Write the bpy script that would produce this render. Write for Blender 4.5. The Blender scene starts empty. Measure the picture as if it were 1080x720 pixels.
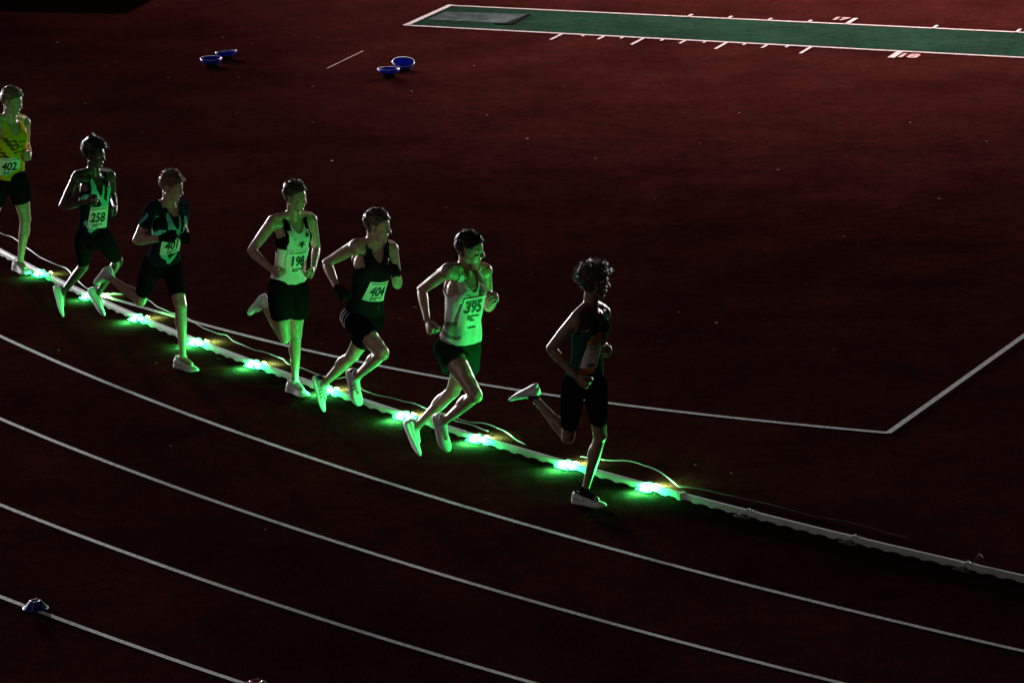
import bpy, bmesh, math, random
import numpy as np
from mathutils import Vector, Matrix
from mathutils.bvhtree import BVHTree
R = math.radians
rng = np.random.RandomState(7)
random.seed(7)
sc = bpy.context.scene
COL = sc.collection

# ---------------------------------------------------------------- camera, sky, lights, exposure
CAM_H, PITCH, ROLL = 8.711264, 0.250663351, -0.0243402647
F_PX = 4360.30712                       # focal length in pixels of a 1080-wide frame
CX, CY = 27.7962971, 54.2012628         # centre of the track bend
KERB_R = 36.5
_F = np.array([0, math.cos(PITCH), -math.sin(PITCH)]); _R0 = np.array([1.0, 0, 0]); _U0 = np.cross(_R0, _F)
_R = _R0*math.cos(ROLL) + _U0*math.sin(ROLL); _U = -_R0*math.sin(ROLL) + _U0*math.cos(ROLL)
cam_d = bpy.data.cameras.new('camera'); cam = bpy.data.objects.new('camera', cam_d); COL.objects.link(cam)
cam.matrix_world = Matrix(((_R[0], _U[0], -_F[0], 0), (_R[1], _U[1], -_F[1], 0), (_R[2], _U[2], -_F[2], CAM_H), (0, 0, 0, 1)))
cam_d.sensor_width = 36; cam_d.lens = F_PX*36/1080; cam_d.clip_start = .5; cam_d.clip_end = 2000
sc.camera = cam

world = bpy.data.worlds.new('World'); sc.world = world; world.use_nodes = True
wn = world.node_tree.nodes; wl = world.node_tree.links
bgn = wn['Background']; sky = wn.new('ShaderNodeTexSky'); sky.sky_type = 'NISHITA'; sky.sun_disc = False
sky.sun_elevation = R(1.0); sky.sun_rotation = R(150)
wl.new(sky.outputs[0], bgn.inputs[0]); bgn.inputs[1].default_value = 0.006

def flood(name, loc, target, energy, size_deg, blend, color, radius):
    l = bpy.data.lights.new(name, 'SPOT'); l.energy = energy; l.spot_size = R(size_deg); l.spot_blend = blend
    l.color = color; l.shadow_soft_size = radius
    o = bpy.data.objects.new(name, l); COL.objects.link(o); o.location = loc
    o.rotation_euler = (Vector(target)-Vector(loc)).to_track_quat('-Z', 'Y').to_euler()
    return o
# unseen lamps: two infield pool floods, three low rim lights, one added front fill
flood('unseen_flood', (42, 108, 26), (12.5, 60.5, 0), 2150000, 15, 1.0, (1.0, .66, .63), 1.0)
flood('unseen_flood', (-26, 98, 22), (-1.0, 56.5, 0), 370000, 18, 1.0, (1.0, .68, .65), .6)
flood('unseen_flood', (-21, 94, 5.0), (.3, 32.5, .8), 230000, 42, 1.0, (1.0, .96, .97), 2.2)
flood('unseen_flood', (-40, 80, 4.5), (-.8, 32.5, .8), 155000, 42, 1.0, (1.0, .96, .97), 2.2)  # second left rim light, added for the arms the first one misses
flood('unseen_flood', (38, 92, 5.0), (.3, 33.0, .8), 120000, 42, 1.0, (1.0, .90, .90), 2.2)
flood('unseen_flood', (-30, 6, 13), (-.5, 34.0, 0), 3800, 34, 1.0, (1.0, .90, .84), 3.0)  # fill from the camera side, added to warm the runners' fronts
sc.view_settings.view_transform = 'Standard'; sc.view_settings.look = 'None'
sc.view_settings.exposure = 0; sc.view_settings.gamma = 1; sc.view_settings.use_curve_mapping = False
sc.cycles.max_bounces = 6; sc.cycles.sample_clamp_indirect = 4
sc.cycles.use_denoising = True

# ---------------------------------------------------------------- helpers
def ground_at(px, py, z=0.0):
    """ground point that the survey of the photograph gives for a spot (1080x720 frame)"""
    d = _F + _R*(px-540)/F_PX + _U*(360-py)/F_PX
    t = (z-CAM_H)/d[2]
    return np.array([d[0]*t, d[1]*t])
def polar(r, phi): return (CX+r*math.cos(phi), CY+r*math.sin(phi))
def phi_of(p): return math.atan2(p[1]-CY, p[0]-CX)
def tag(o, label=None, cat=None, group=None, kind=None):
    if label: o['label'] = label
    if cat: o['category'] = cat
    if group: o['group'] = group
    if kind: o['kind'] = kind
    return o
def empty(name, loc=(0, 0, 0), rz=0.0):
    o = bpy.data.objects.new(name, None); COL.objects.link(o); o.location = loc; o.rotation_euler = (0, 0, rz)
    o.empty_display_size = .1
    return o
def mesh_obj(name, verts, faces, mat, parent=None, smooth=False, loc=None):
    me = bpy.data.meshes.new(name); me.from_pydata([tuple(map(float, v)) for v in verts], [], [tuple(map(int, f)) for f in faces])
    me.update()
    if smooth: me.polygons.foreach_set('use_smooth', [True]*len(me.polygons))
    for m in (mat if isinstance(mat, (list, tuple)) else [mat]): me.materials.append(m)
    o = bpy.data.objects.new(name, me); COL.objects.link(o)
    if parent: o.parent = parent
    if loc is not None: o.location = loc
    return o
class MB:
    def __init__(s): s.v = []; s.f = []
    def add(s, v, f):
        n = len(s.v); s.v += [tuple(x) for x in v]; s.f += [tuple(i+n for i in q) for q in f]; return s
    def box(s, c, size, M=None):
        c = np.array(c, float); h = np.array(size, float)/2
        p = [np.array([x, y, z])*h for z in (-1, 1) for y in (-1, 1) for x in (-1, 1)]
        if M is not None: p = [np.array(M) @ q for q in p]
        return s.add([q+c for q in p], [(0, 2, 3, 1), (4, 5, 7, 6), (0, 1, 5, 4), (2, 6, 7, 3), (0, 4, 6, 2), (1, 3, 7, 5)])
    def loft(s, rings, cap=True):
        n = len(rings[0]); v = [p for r in rings for p in r]; f = []
        for i in range(len(rings)-1):
            for k in range(n):
                a = i*n+k; b = i*n+(k+1) % n; f.append((a, b, b+n, a+n))
        if cap:
            f.append(tuple(range(n))[::-1]); f.append(tuple(range((len(rings)-1)*n, len(rings)*n)))
        return s.add(v, f)
    def ell(s, c, A, B, C_, nu=14, nv=9):
        """ellipsoid with axis vectors A, B, C_"""
        rings = []
        for i in range(nv+1):
            th = math.pi*(i+.35)/(nv+.7)
            rings.append([np.array(c)+np.array(C_)*math.cos(th)+math.sin(th)*(np.array(A)*math.cos(2*math.pi*k/nu)+np.array(B)*math.sin(2*math.pi*k/nu)) for k in range(nu)])
        return s.loft(rings)
    def tube(s, p0, p1, r0, r1, n=14, A=None, B=None, fa=1.0, fb=1.0, prof=None):
        """tapered round-ended limb; prof = list of (t, radius) between 0 and 1"""
        p0 = np.array(p0, float); p1 = np.array(p1, float); d = p1-p0; L = np.linalg.norm(d); d = d/max(L, 1e-9)
        if A is None:
            A = np.cross(d, [0, 0, 1.0]); A = np.cross(d, [1.0, 0, 0]) if np.linalg.norm(A) < .1 else A
        A = np.array(A, float); A = A-d*(A@d); A /= np.linalg.norm(A); Bv = np.cross(d, A)
        pr = prof or [(0, r0), (1, r1)]
        r0 = pr[0][1]; r1 = pr[-1][1]; st = []
        for q in (85, 60, 30): st.append((-math.sin(R(q))*r0*.9, r0*math.cos(R(q))))
        for t, r in pr: st.append((t*L, r))
        for q in (30, 60, 85): st.append((L+math.sin(R(q))*r1*.9, r1*math.cos(R(q))))
        rings = [[p0+d*x+r*(A*math.cos(2*math.pi*k/n)*fa+Bv*math.sin(2*math.pi*k/n)*fb) for k in range(n)] for x, r in st]
        return s.loft(rings)
    def build(s, name, mat, parent=None, smooth=True, loc=None): return mesh_obj(name, s.v, s.f, mat, parent, smooth, loc)

# ---------------------------------------------------------------- materials
def mat(name, color, rough=.6, noise=0.0, nscale=20.0, bump=0.0, bscale=200.0, spec=.5, metal=0.0, emit=None, estr=0.0, attr=None, sss=0.0, sheen=0.0, coat=0.0):
    m = bpy.data.materials.new(name); m.use_nodes = True; nt = m.node_tree; b = nt.nodes['Principled BSDF']
    b.inputs['Roughness'].default_value = rough; b.inputs['Metallic'].default_value = metal
    b.inputs['Specular IOR Level'].default_value = spec
    if sss: b.inputs['Subsurface Weight'].default_value = sss; b.inputs['Subsurface Radius'].default_value = (.01, .004, .002); b.inputs['Subsurface Scale'].default_value = 1
    if sheen: b.inputs['Sheen Weight'].default_value = sheen
    if coat: b.inputs['Coat Weight'].default_value = coat
    src = None
    tc = nt.nodes.new('ShaderNodeTexCoord')
    if attr:
        a = nt.nodes.new('ShaderNodeAttribute'); a.attribute_name = attr; src = a.outputs['Color']
    if noise:
        n = nt.nodes.new('ShaderNodeTexNoise'); n.inputs['Scale'].default_value = nscale; n.inputs['Detail'].default_value = 6
        nt.links.new(tc.outputs['Object'], n.inputs['Vector'])
        mr = nt.nodes.new('ShaderNodeMapRange'); mr.inputs[1].default_value = .3; mr.inputs[2].default_value = .7
        mr.inputs[3].default_value = 1-noise; mr.inputs[4].default_value = 1+noise
        nt.links.new(n.outputs['Fac'], mr.inputs[0])
        mx = nt.nodes.new('ShaderNodeVectorMath'); mx.operation = 'SCALE'
        if src is not None: nt.links.new(src, mx.inputs[0])
        else: mx.inputs[0].default_value = color[:3]
        nt.links.new(mr.outputs[0], mx.inputs['Scale']); src = mx.outputs[0]
    if src is not None: nt.links.new(src, b.inputs['Base Color'])
    else: b.inputs['Base Color'].default_value = (*color[:3], 1)
    if bump:
        n2 = nt.nodes.new('ShaderNodeTexNoise'); n2.inputs['Scale'].default_value = bscale; n2.inputs['Detail'].default_value = 4
        nt.links.new(tc.outputs['Object'], n2.inputs['Vector'])
        bp = nt.nodes.new('ShaderNodeBump'); bp.inputs['Strength'].default_value = bump; bp.inputs['Distance'].default_value = .004
        nt.links.new(n2.outputs['Fac'], bp.inputs['Height']); nt.links.new(bp.outputs[0], b.inputs['Normal'])
    if emit: b.inputs['Emission Color'].default_value = (*emit, 1); b.inputs['Emission Strength'].default_value = estr
    return m

def tartan(name, c, dark, granule=.45, grime=.35):
    """rubber granule running surface: fine grain, soft blotches and faint brush direction"""
    m = bpy.data.materials.new(name); m.use_nodes = True; nt = m.node_tree; b = nt.nodes['Principled BSDF']; L = nt.links
    b.inputs['Roughness'].default_value = 1.0; b.inputs['Specular IOR Level'].default_value = 0.0
    tc = nt.nodes.new('ShaderNodeTexCoord')
    def N(scale, det=3, rough=.6):
        n = nt.nodes.new('ShaderNodeTexNoise'); n.inputs['Scale'].default_value = scale; n.inputs['Detail'].default_value = det; n.inputs['Roughness'].default_value = rough
        L.new(tc.outputs['Object'], n.inputs['Vector']); return n
    def MR(src, a, b_, lo, hi):
        r = nt.nodes.new('ShaderNodeMapRange'); r.inputs[1].default_value = a; r.inputs[2].default_value = b_; r.inputs[3].default_value = lo; r.inputs[4].default_value = hi
        L.new(src, r.inputs[0]); return r.outputs[0]
    g = MR(N(55, 2, .8).outputs['Fac'], .3, .7, 1-granule, 1+granule)
    bl = MR(N(.9, 5).outputs['Fac'], .3, .7, 1-grime, 1+grime)
    b3 = MR(N(7, 4).outputs['Fac'], .3, .7, .74, 1.26)
    m1 = nt.nodes.new('ShaderNodeMath'); m1.operation = 'MULTIPLY'; L.new(g, m1.inputs[0]); L.new(bl, m1.inputs[1])
    m2 = nt.nodes.new('ShaderNodeMath'); m2.operation = 'MULTIPLY'; L.new(m1.outputs[0], m2.inputs[0]); L.new(b3, m2.inputs[1])
    mixc = nt.nodes.new('ShaderNodeMix'); mixc.data_type = 'RGBA'
    mixc.inputs['A'].default_value = (*c, 1); mixc.inputs['B'].default_value = (*dark, 1)
    L.new(MR(N(2.3, 6, .7).outputs['Fac'], .4, .75, 0, .7), mixc.inputs['Factor'])
    sc_ = nt.nodes.new('ShaderNodeVectorMath'); sc_.operation = 'SCALE'; L.new(mixc.outputs['Result'], sc_.inputs[0]); L.new(m2.outputs[0], sc_.inputs['Scale'])
    L.new(sc_.outputs[0], b.inputs['Base Color'])
    bp = nt.nodes.new('ShaderNodeBump'); bp.inputs['Strength'].default_value = .8; bp.inputs['Distance'].default_value = .006
    L.new(N(120, 2, .7).outputs['Fac'], bp.inputs['Height']); L.new(bp.outputs[0], b.inputs['Normal'])
    return m
M = {}
M['track'] = tartan('red_rubber', (.026, .0064, .0056), (.016, .0054, .0048), .75, .32)
M['green'] = tartan('green_rubber', (.0095, .034, .0200), (.016, .030, .023), .35, .25)
def worn_paint(name, c, wear=.35):
    m = mat(name, c, .8, wear, 35, .3, 150, spec=.08); return m
M['line'] = worn_paint('lane_paint', (.54, .53, .55))
M['runway_paint'] = worn_paint('runway_paint', (.34, .33, .33))
M['line_faint'] = worn_paint('faded_paint', (.024, .014, .013))
M['line_pink'] = worn_paint('pink_chalk', (.30, .19, .17))
M['rail'] = mat('white_rail', (.74, .75, .78), .42, .12, 8, .15, 60)
M['black'] = mat('black_plastic', (.012, .012, .013), .45)
M['cable'] = mat('white_cable', (.26, .27, .27), .5, .1, 30)
M['dark_cable'] = mat('dark_cable', (.03, .035, .032), .5)
M['lens'] = mat('lit_lens', (.2, .9, .3), .3, emit=(.28, 1.0, .26), estr=30)
M['halo'] = mat('green_halo', (.05, .5, .15), .5, emit=(.015, 1.0, .16), estr=1.3)  # glow of the halo part added around each lit lens
M['lens_in'] = mat('lit_inner_lens', (.5, .9, .2), .3, emit=(.55, 1.0, .22), estr=26)
M['lens_off'] = mat('unlit_lens', (.16, .17, .17), .2)
M['blue'] = mat('blue_plastic', (.012, .045, .75), .35, .1, 30)
M['blue'].node_tree.nodes['Principled BSDF'].inputs['Transmission Weight'].default_value = .35
M['redp'] = mat('red_plastic', (.30, .02, .02), .35, .1, 30)
M['chrome'] = mat('reflective_band', (.85, .85, .88), .22, spec=.8)
M['rubber'] = mat('black_rubber', (.010, .010, .012), 1.0, .2, 40, spec=0)
M['paper'] = mat('paper_scrap', (.30, .26, .24), .8)
M['leaf'] = mat('dry_leaf', (.20, .10, .06), .7, .3, 60)
M['board'] = tartan('worn_board', (.062, .092, .098), (.014, .045, .030), .5, .5)
M['mat'] = mat('dark_canvas', (.02, .02, .03), .8)

# ---------------------------------------------------------------- ground and painted lines
mesh_obj('ground', [(-400, -300, 0), (400, -300, 0), (400, 500, 0), (-400, 500, 0)], [(0, 1, 2, 3)], M['track'])
tag(bpy.data.objects['ground'], kind='structure')
def strip(name, pts, w, z, m, closed=False):
    pts = [np.array(p, float) for p in pts]; v = []; f = []
    for i, p in enumerate(pts):
        a = pts[max(i-1, 0)]; b = pts[min(i+1, len(pts)-1)]
        d = (b-a)/max(np.linalg.norm(b-a), 1e-9); n = np.array([-d[1], d[0]])
        v += [(*(p+n*w/2), z), (*(p-n*w/2), z)]
        if i: f.append((2*i-2, 2*i-1, 2*i+1, 2*i))
    return mesh_obj(name, v, f, m)
for k in range(1, 9):
    r = KERB_R+1.22*k-.025
    o = strip('lane_line', [polar(r, R(a)) for a in np.arange(-205, -60, .35)], .043, .004, M['line']); tag(o, kind='structure')
# infield line: leaves the kerb on a flatter curve, then turns a corner
infield_px = [(96, 309), (120, 315.8), (170, 329.5), (200, 338.3), (236.7, 347.6), (288.9, 362.6), (342, 374.4), (390, 384.2), (437.8, 393.3), (506.7, 404.6), (570, 414.6), (636.9, 424.6), (700, 432.8), (758.3, 439.4), (836.7, 447.6), (890, 452.3), (937.5, 456.6)]
pp = [ground_at(*p) for p in infield_px]
cf = [np.polyfit(np.linspace(0, 1, len(pp)), [p[i] for p in pp], 4) for i in (0, 1)]
tt = np.cumsum([0]+[np.linalg.norm(pp[i+1]-pp[i]) for i in range(len(pp)-1)]); tt /= tt[-1]
cf = [np.polyfit(tt, [p[i] for p in pp], 4) for i in (0, 1)]
o = strip('infield_line', [(np.polyval(cf[0], t), np.polyval(cf[1], t)) for t in np.linspace(0, 1, 60)], .05, .004, M['line']); tag(o, kind='structure')
ca, cb = ground_at(936.5, 457.4), ground_at(1078.3, 355.9)
o = strip('infield_line', [ca, ca+(cb-ca)*3.2], .05, .008, M['line']); tag(o, kind='structure')
o = strip('painted_mark', [ground_at(345, 72.5), ground_at(383, 54.2)], .018, .004, M['line_pink']); tag(o, kind='structure')

# ---------------------------------------------------------------- green run-up with its scale marks
A0, A1 = ground_at(428.5, 27.5), ground_at(1080, 61.5)
B0, B1 = ground_at(475, 6.5), ground_at(1080, 35.0)
def ext(p, q, k): return q+(q-p)*k
gv = [(*A0, .004), (*ext(A0, A1, 1.5), .004), (*ext(B0, B1, 1.5), .004), (*B0, .004)]
tag(mesh_obj('runway', gv, [(0, 1, 2, 3)], M['green']), kind='structure')
for a, b in ((A0, ext(A0, A1, 1.5)), (B0, ext(B0, B1, 1.5))):
    tag(strip('runway_line', [a, b], .055, .008, M['runway_paint']), kind='structure')
tag(strip('runway_line', [A0-(B0-A0)*.02, B0+(B0-A0)*.02], .075, .012, M['runway_paint']), kind='structure')
du = (A1-A0)/np.linalg.norm(A1-A0); nu_ = (B0-A0)/np.linalg.norm(B0-A0)
def tick(px, py, length, w, side):
    base = ground_at(px, py)
    tag(strip('scale_mark', [base, base+nu_*length*side], w*.8, .012, M['runway_paint']), kind='structure')
for px, py, l, w in ((594.5, 36, .45, .05), (617.4, 37.5, .12, .04), (638, 38.8, .24, .045), (658, 39.8, .12, .04), (679, 41.2, .45, .05), (700.4, 42.2, .12, .04),
                     (723.7, 43.2, .24, .045), (745, 44.3, .12, .04), (767, 45.6, .45, .05), (787, 46.6, .12, .04), (810, 47.8, .24, .045), (832, 49, .12, .04),
                     (856, 50.2, .45, .05), (950, 55.1, .42, .10)):
    tick(px, py, l, w, -1)
for px, py, l, w in ((726, 18.3, .15, .045), (768, 20.3, .15, .045), (810, 22.5, .15, .045), (852, 24.5, .15, .045), (893, 26.3, .40, .07), (984, 30.8, .2, .05), (1072, 34.8, .2, .05)):
    tick(px, py, l, w, 1)
def text_mesh(s, size, bold=0.0):
    c = bpy.data.curves.new('t', 'FONT'); c.body = s; c.size = size; c.align_x = 'CENTER'; c.align_y = 'CENTER'; c.offset = bold; c.resolution_u = 3
    o = bpy.data.objects.new('t', c); COL.objects.link(o)
    bpy.context.view_layer.update()
    me = o.evaluated_get(bpy.context.evaluated_depsgraph_get()).to_mesh()
    v = np.array([list(x.co) for x in me.vertices]); f = [tuple(p.vertices) for p in me.polygons]
    bpy.data.objects.remove(o); bpy.data.curves.remove(c)
    return v, f
def ground_text(s, px, py, size, mt):
    v, f = text_mesh(s, size, .012); o2 = ground_at(px, py)
    vv = [(*(o2+du*x[0]+nu_*x[1]*1.25), .012) for x in v]
    tag(mesh_obj('painted_number', vv, f, mt), kind='structure')
ground_text('18', 957.5, 60.0, .26, M['line_pink'])
ground_text('17', 886, 21.0, .20, M['line_pink'])
# worn pale box cover let into the start of the run-up, with a dark gap along its end
c0, c1, c2, c3 = ground_at(451, 21.5), ground_at(532, 25.2), ground_at(556, 16.0), ground_at(470, 13.2)
cov = empty('vault_box_cover', (*c0, 0.004)); tag(cov, 'pale blue-grey scuffed box cover let into the end of the green run-up', 'cover')
q = [(*(p-c0), z) for z in (.0005, .0045) for p in (c0, c1, c2, c3)]
mesh_obj('panel', q, [(4, 5, 6, 7), (0, 1, 5, 4), (1, 2, 6, 5), (2, 3, 7, 6), (3, 0, 4, 7)], M['board'], cov)
e = MB()
for a, b in (((522, 26.2), (540, 26.4)), ((540, 26.4), (558, 16.4))):
    a, b = ground_at(*a)-c0, ground_at(*b)-c0; d = (b-a)/np.linalg.norm(b-a); n = np.array([-d[1], d[0]])
    ps = [a-n*.022, b-n*.022, b+n*.022, a+n*.022]
    e.add([(*p_, z) for z in (.002, .0105) for p_ in ps], [(4, 5, 6, 7), (0, 1, 5, 4), (1, 2, 6, 5), (2, 3, 7, 6), (3, 0, 4, 7)])
e.build('edge_strip', M['rubber'], cov, False)

# ---------------------------------------------------------------- kerb rail: white aluminium with a scalloped outer skirt
rail = empty('kerb_rail'); tag(rail, 'long curved white metal kerb rail with scalloped foot on the lane inner edge', 'kerb rail')
SEC = 2.0/KERB_R
ph0, ph1 = R(-172), R(-118)
def skirt(sx):                                   # height of the lower edge along the section
    u_ = (sx*1.0) % .165/.165
    g = max(0.0, math.sin(math.pi*u_))
    return .004+(.011 if .18 < u_ < .82 else 0.0)*g
ph = ph0; nsec = 0
profile = [(0.0, .0335), (-.0015, .042), (-.006, .048), (-.013, .0505), (-.036, .0505), (-.044, .048), (-.0485, .042), (-.05, .004)]
while ph < ph1:
    mb = MB(); n = 120; gap = .004/KERB_R
    v = []; f = []; m_ = len(profile)+1
    jit = rng.normal(0, .0018, 2)
    for i in range(n+1):
        a = ph+gap+(SEC-2*gap)*i/n; sx = (a-ph0)*KERB_R
        off = jit[0]*(1-i/n)+jit[1]*i/n
        pr = [(0.0, skirt(sx))]+profile
        for dr, z in pr: v.append((*polar(KERB_R+dr+off, a), z))
    for i in range(n):
        for k in range(m_-1):
            f.append((i*m_+k, i*m_+k+1, (i+1)*m_+k+1, (i+1)*m_+k))
    f.append(tuple(range(m_))); f.append(tuple(range(n*m_, (n+1)*m_))[::-1])
    mesh_obj('rail_section', v, f, M['rail'], rail)
    ph += SEC; nsec += 1
# small bracket where a section joins, just past the last lit lamp
jb = MB(); a = phi_of(ground_at(717, 527)); rv = np.array([math.cos(a), math.sin(a)]); tv = np.array([-rv[1], rv[0]])
Mx = np.array([[rv[0], tv[0], 0], [rv[1], tv[1], 0], [0, 0, 1]])
jb.box((*(np.array([CX, CY])+rv*(KERB_R-.020)), .0285), (.062, .035, .053), Mx)
jb.build('joint_clip', M['rail'], rail, False)

# ---------------------------------------------------------------- pacing lamps straddling the rail, one per metre
lit_px = [(43, 289.5), (92, 314), (142, 337), (207, 362), (266.7, 385.5), (338, 414), (422, 440.5), (498, 465), (593, 492.5), (681, 515.8)]
lit_where = ['leftmost lit lamp, by the foot of the runner in yellow', 'second lit lamp from the left, behind the feet of runner 258', 'third lit lamp from the left, under the bent knee of the teal patterned runner',
             'lit lamp just right of the planted shin of the teal patterned runner', 'lit lamp alone between the teal patterned runner and runner 198', 'lit lamp hidden behind the shoes of runner 404', 'lit lamp just left of the shins of runner 395',
             'lit lamp just right of the shoes of runner 395', 'lit lamp behind the leading runner, left of his planted leg', 'rightmost lit lamp, ahead of the leading runner']
def pacing_lamp(phi, lit, label, kink):
    x, y = polar(KERB_R, phi)
    u = empty('pacing_lamp', (x, y, 0), phi)                       # local +x points out over lane one
    tag(u, label, 'lamp', 'green pacing lamps along the kerb rail' if lit else 'unlit pacing lamps along the kerb rail')
    bw = .05 if lit else .018
    b = MB(); b.box((-.025, 0, .0535), (.064, bw, .004)); b.box((.0055, 0, .034), (.004, bw, .038)); b.box((-.056, 0, .030), (.004, bw, .046))
    b.build('bracket', M['rail'], u, False)
    h = MB(); h.box((.014, 0, .014), (.024, .058, .020)); h.box((-.090, 0, .012), (.060, .075, .018)); h.build('housing', M['black'], u, False)
    l = MB(); l.ell((.028, 0, .018), (.014, 0, 0), (0, .036, 0), (0, 0, .015)); d_ = MB(); d_.ell((.030, 0, .010), (.028, 0, 0), (0, .085, 0), (0, 0, .010)); d_.build('halo_part', M['halo'] if lit else M['lens_off'], u)  # wide flat ellipsoid added to glow as the lens's halo
    o1 = l.build('lens', M['lens'] if lit else M['lens_off'], u)
    l = MB(); l.ell((-.118, 0, .018), (.010, 0, 0), (0, .036, 0), (0, 0, .010)); o2 = l.build('lens', M['lens_in'] if lit else M['lens_off'], u)
    if lit:
        for (lx, lz, pw, colr) in ((.048, .025, 3.6*kink, (.03, 1.0, .15)),  (-.150, .028, 2.6*kink, (.22, 1.0, .30))):
            ld = bpy.data.lights.new('lamp_light', 'POINT'); ld.energy = pw; ld.color = colr; ld.shadow_soft_size = .012
            lo = bpy.data.objects.new('lamp_light', ld); COL.objects.link(lo); lo.parent = u; lo.location = (lx, 0, lz)
        # added spots: ground pools, beams across lane and infield, one up at the runners
        for x_, zl, aim, pw, cone, colr in ((.048, .100, (.05, .25, -1.0), 120*kink**.6, 150, (.02, 1.0, .18)), (.050, .030, (1.0, -.25, -.10), 36*kink, 150, (.03, 1.0, .15)), (-.150, .095, (-.05, 0, -1.0), 34*kink**.6, 150, (.24, 1.0, .20)), (-.150, .034, (-1.0, 0, -.05), 14*kink, 150, (.22, 1.0, .30)), (.050, .065, ((.60, -.80, 1.10) if kink > 2 else (.26, -1.0, .24)), (26 if kink > 2 else 21)*kink**2, 54, (.03, 1.0, .15))):
            ld = bpy.data.lights.new('added_beam', 'SPOT'); ld.energy = pw; ld.color = colr; ld.shadow_soft_size = .012; ld.spot_size = R(cone); ld.spot_blend = 1.0 if cone == 150 else .4
            lo = bpy.data.objects.new('added_beam', ld); COL.objects.link(lo); lo.parent = u; lo.location = (x_, 0, zl)
            lo.rotation_euler = Vector(aim).to_track_quat('-Z', 'Y').to_euler()
    return u
phis = []
for i, (p, lab) in enumerate(zip(lit_px, lit_where)):
    a = phi_of(ground_at(*p, .015)); phis.append(a)
    k = [.22, .32, .6, .85, .85, .9, 1.3, 1.5, 1.7, 2.1][i]
    pacing_lamp(a, True, lab, k)
step = 1.0/KERB_R
for i, lab in enumerate(['unlit lamp nearest to the last green lamp, right of the leading runner', 'unlit lamp in the dark, halfway between the leading runner and the right edge',
                         'unlit lamp on the dark stretch of rail, just left of the snagged scrap', 'unlit lamp closest to the right edge of the picture']):
    pacing_lamp(phis[-1]+step*(i+1), False, lab, 0)

def cable(name, pts, rad, m, label, z=None, wob=.0):
    P = [ground_at(*p, .01) for p in pts]
    # resample smoothly (Catmull-Rom)
    Q = []
    for i in range(len(P)-1):
        p0 = P[max(i-1, 0)]; p1 = P[i]; p2 = P[i+1]; p3 = P[min(i+2, len(P)-1)]
        for t in np.linspace(0, 1, 6, endpoint=False):
            Q.append(.5*((2*p1)+(-p0+p2)*t+(2*p0-5*p1+4*p2-p3)*t*t+(-p0+3*p1-3*p2+p3)*t**3))
    Q.append(P[-1]); zz = [rad+.004+.006*abs(math.sin(i*.37)) for i in range(len(Q))]
    rings = []
    for i, p_ in enumerate(Q):
        a = Q[max(i-1, 0)]; b = Q[min(i+1, len(Q)-1)]; d = (b-a)/max(np.linalg.norm(b-a), 1e-9); n_ = np.array([-d[1], d[0]])
        rings.append([(*(p_+n_*rad*math.cos(t)), zz[i]+rad*math.sin(t)) for t in np.linspace(0, 2*math.pi, 8, endpoint=False)])
    o = MB().loft(rings).build(name, m); return tag(o, label, 'cable', 'cables lying inside the kerb rail')
cable('cable', [(-20, 236), (0, 246), (13.3, 251), (29, 262), (40, 270), (55.5, 278), (69, 283), (77, 291), (87, 301), (98, 307), (111, 310), (130, 311)], .0050, M['cable'], 'white cable looping on the ground behind the two rearmost runners')
cable('cable', [(118, 309), (140, 312), (155, 316), (167, 324), (178, 329), (187, 332), (198, 336), (213, 345), (227, 351), (238, 353.5), (247, 360), (263, 367), (280, 372), (297, 378), (303, 383), (320, 389), (342, 397), (356, 399), (367, 399), (382, 411), (400, 417), (422, 422), (440, 427), (464, 437), (482, 444), (500, 449), (515, 455)], .0038, M['cable'], 'long thin white cable wandering behind the middle runners')
cable('cable', [(470, 437), (490, 444), (510, 446.5), (528, 452.5), (542, 462), (554, 469)], .004, M['cable'], 'short thin cable reaching the rail between runner 395 and the leader')
cable('cable', [(612, 481), (633, 484.5), (661, 486), (682.6, 491.5), (700, 500), (708, 507), (716, 513)], .0030, M['cable'], 'thin cable arching over to the rightmost lit lamp')
cable('cable', [(716, 513), (745, 517), (780, 525), (800, 529), (850, 542), (900, 552), (960, 568)], .005, M['dark_cable'], 'dark cable running in the shade inside the unlit rail')

# ---------------------------------------------------------------- markers on the infield and in the lanes
def dish_marker(px, py, tilt, lean, label, dia=.25, stem=True):
    g = ground_at(px, py); u = empty('dish_marker', (*g, 0)); tag(u, label, 'marker', 'blue dish markers standing in pairs on the infield')
    b = MB(); ring = lambda r, z: [(r*math.cos(t), r*math.sin(t), z) for t in np.linspace(0, 2*math.pi, 28, endpoint=False)]
    b.loft([ring(.078, 0), ring(.080, .010), ring(.072, .022), ring(.064, .036), ring(.060, .048)]); b.build('base', M['rubber'], u)
    r = dia/2
    d = MB(); d.loft([ring(.02, -.006), ring(r*.62, .0), ring(r*.90, .018), ring(r, .040), ring(r*1.0, .052), ring(r*.97, .0525), ring(r*.88, .036), ring(r*.5, .020), ring(.01, .014)])
    o = d.build('dish', M['blue'], u); o.location = (0, 0, .046); o.rotation_euler = (tilt, lean, 0)
    k = MB(); n = 28
    k.loft([ring(r*1.0, .050), ring(r*1.03, .051), ring(r*1.03, .056), ring(r*.975, .056)], cap=False); k.build('rim', M['chrome'], o)
    return u
dish_marker(223, 70.5, R(2), R(0), 'blue dish marker on a dark foot, front one of the left pair')
dish_marker(239, 63.0, R(-7), R(-5), 'tilted blue dish marker with bright right rim, rear one of the left pair')
dish_marker(410, 81.5, R(-2), R(1), 'nearly level blue dish marker, front one of the right pair')
dish_marker(425.5, 74.0, R(15), R(3), 'blue dish marker tipped towards the track, rear one of the right pair', .255)

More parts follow.
